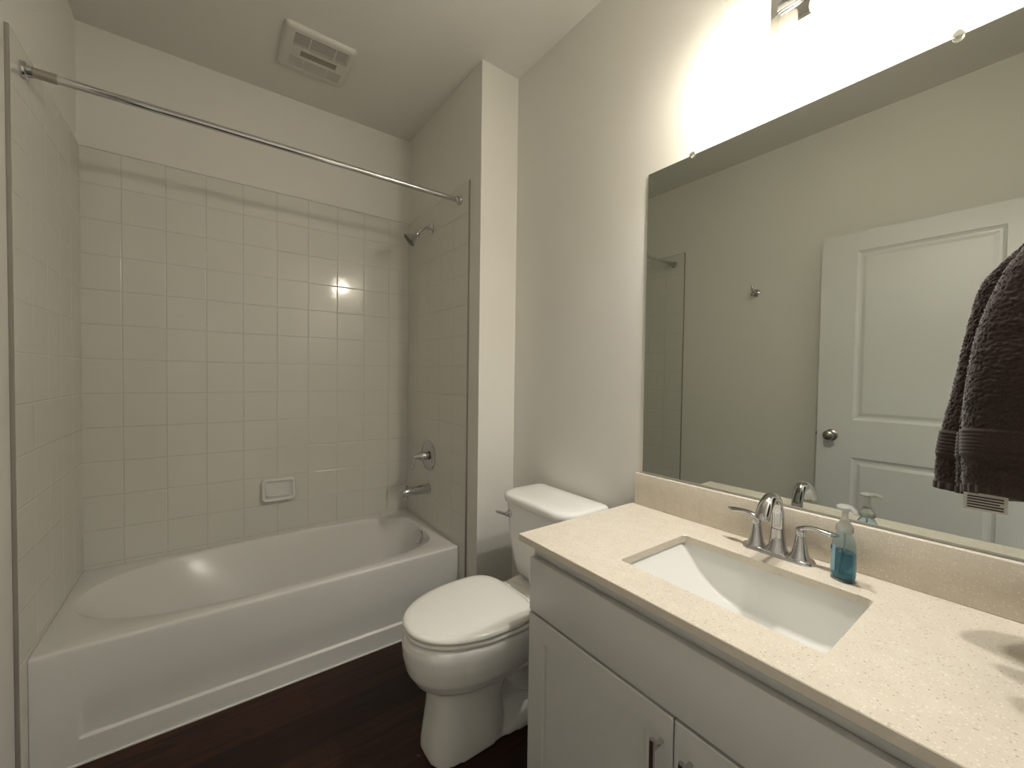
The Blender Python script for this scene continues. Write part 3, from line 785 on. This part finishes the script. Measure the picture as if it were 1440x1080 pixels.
def ringz(p, ins=0.0): return ell(p[0] - ins, p[1] - ins, p[2], e=2.0 if p[2] > 0.104 else 2.4)
loft(bm, [ringz(p) for p in prof] + [ringz((p[0], p[1], max(p[2], 0.003)), 0.0014) for p in prof[::-1]])
bt = world_part(soap, 'bottle', bm, M['bottle'], sharp=60)
bm = bmesh.new()
lp = [(0.0150, 0.0215, 0.0035), (0.0178, 0.0238, 0.006), (0.0185, 0.0245, 0.020), (0.0180, 0.0240, 0.060), (0.0177, 0.0236, 0.066)]
loft(bm, [ringz(p, 0.0016) for p in lp]); world_part(bt, 'liquid_soap', bm, M['liquid'], sharp=60)['label'] = 'translucent blue soap filling two thirds'
# label wrapped on the side turned to the room
def wrap(bm, t0, t1, z0, z1, off, n=14):
    rows = []
    for z in (z0, z1):
        w_ = []
        for k in range(n + 1):
            t = t0 + (t1 - t0) * k / n; c, s = math.cos(t), math.sin(t); rot = math.radians(-20)
            f = 1 - max(0, z - 0.06) * 3.0
            x = (0.0184 * f + off) * math.copysign(abs(c) ** (2 / 2.4), c); y = (0.0244 * f + off) * math.copysign(abs(s) ** (2 / 2.4), s)
            w_.append(bm.verts.new((SXc + x * math.cos(rot) - y * math.sin(rot), SYc + x * math.sin(rot) + y * math.cos(rot), ZK + z)))
        rows.append(w_)
    for k in range(n): bm.faces.new((rows[0][k], rows[0][k + 1], rows[1][k + 1], rows[1][k]))
bm = bmesh.new(); wrap(bm, math.radians(105), math.radians(168), 0.020, 0.078, 0.0004); lb = world_part(bt, 'label_sticker', bm, M['labelpale'], sharp=0)
bm = bmesh.new(); wrap(bm, math.radians(112), math.radians(142), 0.066, 0.076, 0.0010, 8); world_part(lb, 'printed_mark', bm, M['labeldark'], sharp=0)
bm = bmesh.new()
lathe(bm, (SXc, SYc, ZK + 0.110), (0, 0, 1), [(0, 0.0155), (0.001, 0.0165), (0.012, 0.0165), (0.015, 0.015), (0.018, 0.012), (0.024, 0.010), (0.026, 0.0075), (0.040, 0.006), (0.050, 0.0065)], 32)
world_part(soap, 'collar', bm, M['pump'], sharp=40)
bm = bmesh.new()
lathe(bm, (SXc, SYc, ZK + 0.1605), (0, 0, 1), [(0, 0.008), (0.003, 0.0155), (0.007, 0.0165), (0.010, 0.013), (0.011, 0.0)], 32)
tube(bm, [(SXc, SYc, ZK + 0.165, 0.008), (SXc - 0.006, SYc - 0.012, ZK + 0.166, 0.0065), (SXc - 0.013, SYc - 0.020, ZK + 0.164, 0.0055), (SXc - 0.017, SYc - 0.024, ZK + 0.159, 0.004)], n=16, flat=0.8)
world_part(soap, 'pump_head', bm, M['pump'], sharp=40)
bm = bmesh.new(); tube(bm, [(SXc, SYc, ZK + 0.11), (SXc, SYc, ZK + 0.07), (SXc - 0.004, SYc + 0.003, ZK + 0.012)], 0.0022, n=10); world_part(soap, 'dip_tube', bm, M['pump'])

# toilet paper on the vanity's side
tp = thing('toilet_paper_holder', 'chrome toilet paper holder on the side of the vanity', 'paper holder', (1.27, VY1, 0.63))
bm = bmesh.new(); lathe(bm, (1.235, VY1 + 0.0003, 0.640), (0, 1, 0), [(0, 0.022), (0.006, 0.022), (0.010, 0.012), (0.012, 0.008)], 28)
tube(bm, [(1.235, VY1 + 0.010, 0.640, 0.007), (1.235, VY1 + 0.045, 0.640, 0.007), (1.237, VY1 + 0.058, 0.640, 0.0075), (1.25, VY1 + 0.063, 0.640, 0.007), (1.28, VY1 + 0.063, 0.640, 0.007), (1.37, VY1 + 0.063, 0.640, 0.007), (1.385, VY1 + 0.063, 0.640, 0.009)], n=16)
world_part(tp, 'arm', bm, M['chrome'])
rl = bmesh.new(); lathe(rl, (1.262, VY1 + 0.063, 0.627), (1, 0, 0), [(0, 0.020), (0, 0.052), (0.001, 0.053), (0.1, 0.053), (0.101, 0.052), (0.101, 0.020)], 40, False, False)
lathe(rl, (1.262, VY1 + 0.063, 0.627), (1, 0, 0), [(0, 0.020), (0.101, 0.020)], 40, False, False)
rlo = finish('toilet_paper_roll', rl, M['paper'], sharp=40)
tag(rlo, 'white toilet paper roll on the holder beside the vanity', 'toilet paper')

# ------------------------------------------------------------ mirror and clips
MY0, MY1, MZ0, MZ1 = -2.585, -1.656, 0.931, 1.981
mir = thing('wall_mirror', 'large frameless rectangular mirror above the vanity backsplash', 'mirror', (W, -2.12, MZ0))
MG = 0.0035
bm = bmesh.new(); box(bm, W - 0.0012 - MG, W - 0.0012, MY0, MY1, MZ0, MZ1); world_part(mir, 'glass_edge', bm, M['mirror_edge'], smooth=False)
bm = bmesh.new(); vs4 = [bm.verts.new((W - 0.0014 - MG, y, z)) for y, z in ((MY0, MZ0), (MY1, MZ0), (MY1, MZ1), (MY0, MZ1))]
bm.faces.new(vs4); world_part(mir, 'silvered_face', bm, M['mirror'], smooth=False, recalc=False)
def clip(y, z, up, lab):
    bm = bmesh.new()
    s = 1 if up else -1
    lathe(bm, (W - 0.0003, y, z + s * 0.004), (-1, 0, 0), [(0, 0.0075), (0.006, 0.0075)], 24)
    lathe(bm, (W - 0.0072, y, z - s * 0.001), (-1, 0, 0), [(0, 0.0092), (0.002, 0.0095), (0.0035, 0.008), (0.0042, 0.005), (0.003, 0.0)], 24)
    o = finish('mirror_clip', bm, M['clear'], sharp=40)
    tag(o, lab, 'mirror clip', 'clear plastic clips along the mirror top')
clip(-1.820, MZ1 + 0.001, True, 'clear plastic mirror clip on the top edge near the left corner')
clip(-2.405, MZ1 + 0.001, True, 'clear plastic mirror clip on the top edge, right of the light fixture')

# ------------------------------------------------------------ vanity light
LY = -2.131
vl = thing('vanity_wall_light', 'chrome two-shade vanity light with frosted glass shades over the mirror', 'wall light', (W, LY, 2.2))
bm = bmesh.new()
box(bm, W - 0.026, W - 0.0004, LY - 0.081, LY + 0.081, 2.193, 2.318, bev=0.003)
world_part(vl, 'back_plate', bm, M['chrome'])
bm = bmesh.new(); box(bm, W - 0.040, W - 0.0262, LY - 0.060, LY + 0.060, 2.240, 2.272, bev=0.003); world_part(vl, 'plate_rib', bm, M['chrome'])
BX = 1.574
bm = bmesh.new(); tube(bm, [(W - 0.041, LY, 2.256), (1.62, LY, 2.275), (BX, LY, 2.334)], 0.008, n=16); tube(bm, [(BX, LY - 0.104, 2.339), (BX, LY + 0.104, 2.339)], 0.0085, n=16, per=1); world_part(vl, 'arm', bm, M['chrome'])
for s in (1, -1):
    y = LY + s * 0.104
    bm = bmesh.new(); lathe(bm, (BX, y, 2.352), (0, 0, -1), [(0, 0.012), (0.004, 0.016), (0.03, 0.018), (0.042, 0.026), (0.055, 0.030), (0.064, 0.030)], 28); sk = world_part(vl, 'socket_cup', bm, M['chrome'])
    # open-bottomed shade, modelled about its own foot so the glass gradient is local
    bm = bmesh.new()
    prof = [(0.0, 0.0565), (0.004, 0.0580), (0.009, 0.0565), (0.014, 0.0530), (0.022, 0.0520), (0.06, 0.0518), (0.12, 0.0515), (0.145, 0.0505), (0.157, 0.0480), (0.165, 0.0380), (0.168, 0.0300)]
    inn = [(t + (0.0005 if i else 0), r - 0.0035) for i, (t, r) in enumerate(prof)]
    inn[-1] = (0.1645, 0.0265)
    lathe(bm, (0, 0, 0), (0, 0, 1), prof, 48, False, False); 
    lathe(bm, (0, 0, 0), (0, 0, 1), inn, 48, False, False)
    lathe(bm, (0, 0, 0), (0, 0, 1), [prof[0], inn[0]], 48, False, False)
    bmesh.ops.remove_doubles(bm, verts=bm.verts, dist=1e-5)
    o = finish('glass_shade', bm, M['shade'], vl, sharp=40)
    o.location = Vector((BX, y, 2.122)) - vl.location
    bm = bmesh.new(); lathe(bm, (BX, y, 2.253), (0, 0, -1), [(-0.035, 0.013), (0.020, 0.014), (0.035, 0.019), (0.050, 0.0245), (0.054, 0.0262)], 32, True, False)
    bb = world_part(vl, 'light_bulb', bm, M['trimpaint'], sharp=0)
    bm = bmesh.new(); lathe(bm, (BX, y, 2.253), (0, 0, -1), [(0.0545, 0.0262), (0.062, 0.0285), (0.074, 0.0295), (0.086, 0.0275), (0.096, 0.0205), (0.102, 0.010), (0.104, 0.0)], 32)
    world_part(bb, 'glowing_dome', bm, M['bulb'], sharp=0)

# ------------------------------------------------------------ robe hook
HY, HZ = -1.293, 1.842
hk = thing('robe_hook', 'chrome double robe hook on the painted left wall, seen in the mirror', 'hook', (LW, HY, HZ))
bm = bmesh.new(); lathe(bm, (LW + 0.0003, HY, HZ), (1, 0, 0), [(0, 0.025), (0.006, 0.025), (0.010, 0.020), (0.013, 0.011), (0.030, 0.010), (0.036, 0.014), (0.045, 0.014), (0.050, 0.0)], 28); world_part(hk, 'post', bm, M['chrome'])
bm = bmesh.new(); tube(bm, [(LW + 0.036, HY, HZ, 0.008), (LW + 0.054, HY, HZ + 0.006, 0.0075), (LW + 0.064, HY, HZ + 0.022, 0.007), (LW + 0.067, HY, HZ + 0.040, 0.0065)], n=14)
tube(bm, [(LW + 0.036, HY, HZ, 0.008), (LW + 0.050, HY, HZ - 0.012, 0.0075), (LW + 0.066, HY, HZ - 0.020, 0.008), (LW + 0.074, HY, HZ - 0.012, 0.010)], n=14); world_part(hk, 'prong', bm, M['chrome'])

# ------------------------------------------------------------ room door, open flat along the left wall
DXa, DXb = 0.118, 0.153
DY1, DY0 = -1.708, -2.540
dr = thing('door_1', 'white two-panel interior door standing open along the left wall', 'door', (DXa, DY0, 0.01))
dr['kind'] = 'structure'
del dr['label']; del dr['category']
bm = bmesh.new()
ya, yb = DY0 + 0.155, DY1 - 0.158
pz = [(0.20, 0.872), (1.060, 1.930)]
def dface(x, s):
    gy_ = [DY0, ya, yb, DY1]; gz = [0.012, 0.20, 0.850, 1.052, 1.958, 2.056]
    for i in range(3):
        for j in range(5):
            if i == 1 and j in (1, 3):
                y0, y1, z0, z1 = gy_[i], gy_[i + 1], gz[j], gz[j + 1]
                def rr(ins, dx): return [Vector((x - s * dx, y0 + ins, z0 + ins)), Vector((x - s * dx, y1 - ins, z0 + ins)), Vector((x - s * dx, y1 - ins, z1 - ins)), Vector((x - s * dx, y0 + ins, z1 - ins))]
                loft(bm, [rr(0, 0), rr(0.004, 0.004), rr(0.014, 0.009), rr(0.024, 0.009), rr(0.040, 0.003), rr(0.044, 0.003)], cap0=False, cap1=True)
            else:
                bm.faces.new([bm.verts.new((x, gy_[i], gz[j])), bm.verts.new((x, gy_[i + 1], gz[j])), bm.verts.new((x, gy_[i + 1], gz[j + 1])), bm.verts.new((x, gy_[i], gz[j + 1]))])
dface(DXb, 1); dface(DXa, -1)
for (p, q) in (((DY0, 0.012), (DY1, 0.012)), ((DY1, 0.012), (DY1, 2.056)), ((DY1, 2.056), (DY0, 2.056)), ((DY0, 2.056), (DY0, 0.012))):
    bm.faces.new([bm.verts.new((DXa, *p)), bm.verts.new((DXa, *q)), bm.verts.new((DXb, *q)), bm.verts.new((DXb, *p))])
bmesh.ops.remove_doubles(bm, verts=bm.verts, dist=1e-5)
world_part(dr, 'door_slab', bm, M['door'], smooth=False)
for s, xk in ((1, DXb), (-1, DXa)):
    bm = bmesh.new(); lathe(bm, (xk + s * 0.0002, DY1 - 0.068, 0.962), (s, 0, 0), [(0, 0.032), (0.005, 0.031), (0.010, 0.024), (0.012, 0.012), (0.028, 0.010), (0.034, 0.016), (0.040, 0.024), (0.050, 0.0275), (0.060, 0.024), (0.066, 0.014), (0.068, 0.0)], 36); world_part(dr, 'door_knob', bm, M['nickel'])
bm = bmesh.new(); box(bm, DXa + 0.010, DXb - 0.010, DY1 + 0.0002, DY1 + 0.010, 0.952, 0.972, bev=0.002); world_part(dr, 'latch', bm, M['nickel'])
for z in (0.25, 1.03, 1.82):
    bm = bmesh.new(); lathe(bm, (DXa - 0.006, DY0 - 0.006, z - 0.045), (0, 0, 1), [(0, 0.005), (0.09, 0.005)], 12); world_part(dr, 'hinge', bm, M['nickel'])

# ------------------------------------------------------------ towel ring and towel on the end wall
TRX = 1.50
tr = thing('towel_ring', 'chrome towel ring on the end wall beside the vanity', 'towel ring', (TRX, YE, 1.62))
bm = bmesh.new(); lathe(bm, (TRX, YE + 0.0003, 1.625), (0, 1, 0), [(0, 0.025), (0.006, 0.025), (0.010, 0.014), (0.045, 0.010), (0.050, 0.012), (0.058, 0.010), (0.060, 0.0)], 28); world_part(tr, 'post', bm, M['chrome'])
bm = bmesh.new()
RR = 0.072
ringp = [Vector((TRX + RR * math.sin(2 * PI * k / 48), YE + 0.048, 1.625 - RR + RR * math.cos(2 * PI * k / 48))) for k in range(48)]
rs = []
for k, p in enumerate(ringp):
    rad = (p - Vector((TRX, YE + 0.048, 1.625 - RR))).normalized()
    rs.append([p + rad * 0.0045 * math.cos(2 * PI * j / 12) + Vector((0, 1, 0)) * 0.0045 * math.sin(2 * PI * j / 12) for j in range(12)])
loft(bm, rs + [rs[0]], False, False); bmesh.ops.remove_doubles(bm, verts=bm.verts, dist=1e-6); world_part(tr, 'ring', bm, M['chrome'])

tw = thing('hand_towel', 'dark brown terry hand towel hanging in folds from the ring at right', 'towel', (TRX, YE + 0.05, 1.07))
def towel_section(keys, f):
    """keys: list of (z, [(x,y)...]) same count; smooth closed loop at height f in 0..1 (top..bottom)"""
    zs_ = [k[0] for k in keys]
    i = 0
    while i < len(keys) - 2 and f > zs_[i + 1]: i += 1
    def g(j): return keys[min(max(j, 0), len(keys) - 1)]
    t = (f - zs_[i]) / (zs_[i + 1] - zs_[i])
    out = []
    for a, b, c, d in zip(g(i - 1)[1], g(i)[1], g(i + 1)[1], g(i + 2)[1]):
        out.append(tuple(0.5 * (2 * b[j] + (c[j] - a[j]) * t + (2 * a[j] - 5 * b[j] + 4 * c[j] - d[j]) * t * t + (-a[j] + 3 * b[j] - 3 * c[j] + d[j]) * t ** 3) for j in (0, 1)))
    return out
def closed_cr(pts, n):
    """n samples of a closed Catmull-Rom"""
    m_ = len(pts); out = []
    for k in range(n):
        u_ = k * m_ / n; i = int(u_); t = u_ - i
        P = [pts[(i + j - 1) % m_] for j in range(4)]
        out.append(tuple(0.5 * (2 * P[1][j] + (P[2][j] - P[0][j]) * t + (2 * P[0][j] - 5 * P[1][j] + 4 * P[2][j] - P[3][j]) * t * t + (-P[0][j] + 3 * P[1][j] - 3 * P[2][j] + P[3][j]) * t ** 3) for j in (0, 1)))
    return out
def towel_body(name, keys, z_top, z_bot, n_z, n_a, bands=True, amp=0.0026, seed=0):
    bm = bmesh.new(); rings = []
    for i in range(n_z + 1):
        z = z_top + (z_bot - z_top) * i / n_z
        sec = closed_cr(towel_section(keys, z), n_a)
        hz = z - z_bot
        sag = 0
        ring = []
        for k in range(n_a):
            p0, p1, p2 = sec[k - 1], sec[k], sec[(k + 1) % n_a]
            tx, ty = p2[0] - p0[0], p2[1] - p0[1]; l_ = math.hypot(tx, ty) or 1
            nx, ny = ty / l_, -tx / l_
            q = Vector((p1[0], p1[1], z))
            if bands and hz < 0.014: d = 0.0012 * math.sin(k * 0.9) - 0.001
            elif bands and 0.062 < hz < 0.108: d = -0.0022 + 0.0007 * math.sin(hz * 2 * PI / 0.0062)
            else:
                d = amp * (noise.noise(q * 420 + Vector((seed, 0, 0))) + 0.6 * noise.noise(q * 800)) + 0.0009 * noise.noise(q * 50)
                if bands and (hz < 0.02 or 0.108 <= hz < 0.112 or 0.058 < hz <= 0.062): d *= 0.5
            lift = (0.034 * min(max((1.50 - p1[0]) / 0.14, 0), 1) * max(0.0, 1 - hz / 0.30)) if bands else 0
            ring.append(Vector((p1[0] + nx * d, p1[1] + ny * d, z + lift + (amp * 0.4 * noise.noise(q * 300) if 0.014 < hz < 0.06 or hz > 0.11 else 0))))
        rings.append(ring)
    loft(bm, rings)
    return world_part(tw, name, bm, M['terry'], sharp=0)
# section control points, clockwise seen from above: start at the wall side
def K(z, pts): return (-z, pts)
def flip(keys): return keys
# the height parameter runs with z, so keys are sorted by z upward
front = []
def towel_key(z, f, y1, y2, y3):
    # f 1 at the hem .. 0 at the ring; y1 far fold, y2 near fold, y3 middle fold
    def X(x): return TRX + (x - TRX) * (0.38 + 0.62 * f)
    dp = 0.010 + 0.034 * f
    yw = -2.578
    front.append((z, [(X(1.375), yw + 0.012), (X(1.366), (yw + y2) / 2 - 0.01 * f), (X(1.380), y2 - 0.016 * f), (X(1.412), y2), (X(1.436), y2 - dp * 0.7), (X(1.450), y3 - dp * 0.8),
                      (X(1.468), y3 - 0.004), (X(1.484), y3 - 0.004), (X(1.498), y3 - dp), (X(1.508), y1 - dp * 1.1), (X(1.526), y1 - 0.002), (X(1.556), y1 - 0.002), (X(1.592), y1 - 0.03 * f),
                      (X(1.600), (yw + y1) / 2), (X(1.585), yw + 0.010), (X(1.52), yw), (X(1.44), yw)]))
towel_key(1.060, 1.00, -2.418, -2.466, -2.452)
towel_key(1.150, 0.97, -2.421, -2.462, -2.450)
towel_key(1.260, 0.86, -2.438, -2.464, -2.458)
towel_key(1.360, 0.66, -2.451, -2.475, -2.473)
towel_key(1.440, 0.46, -2.468, -2.498, -2.492)
towel_key(1.500, 0.22, -2.514, -2.530, -2.526)
towel_key(1.552, 0.00, -2.552, -2.556, -2.555)
towel_body('front_drape', front, 1.552, 1.070, 240, 420)
backk = [(z, [(1.40 + 0.06 * f, -2.604), (1.40 + 0.06 * f, -2.594), (1.45 + 0.03 * f, -2.589), (1.50, -2.589), (1.55 - 0.02 * f, -2.589), (1.60 - 0.07 * f, -2.594), (1.60 - 0.07 * f, -2.604), (1.50, -2.606)]) for z, f in ((1.05, 0), (1.2, 0.15), (1.35, 0.5), (1.45, 0.8), (1.553, 1.0))]
towel_body('back_drape', backk, 1.553, 1.062, 120, 160, bands=False, amp=0.0012, seed=7)
# care tag hanging from the hem
tg = bmesh.new()
box(tg, 1.4105, 1.4115, -2.512, -2.466, 1.066, 1.096)
tgo = world_part(tw, 'care_tag', tg, M['tag'], smooth=False); tgo['label'] = 'white care tag with rows of dark print'
bm = bmesh.new()
for k in range(5): box(bm, 1.4098, 1.4104, -2.508 + (0.004 if k == 2 else 0), -2.470, 1.0695 + 0.0042 * k, 1.0715 + 0.0042 * k)
world_part(tgo, 'printed_lines', bm, M['tagink'], smooth=False)
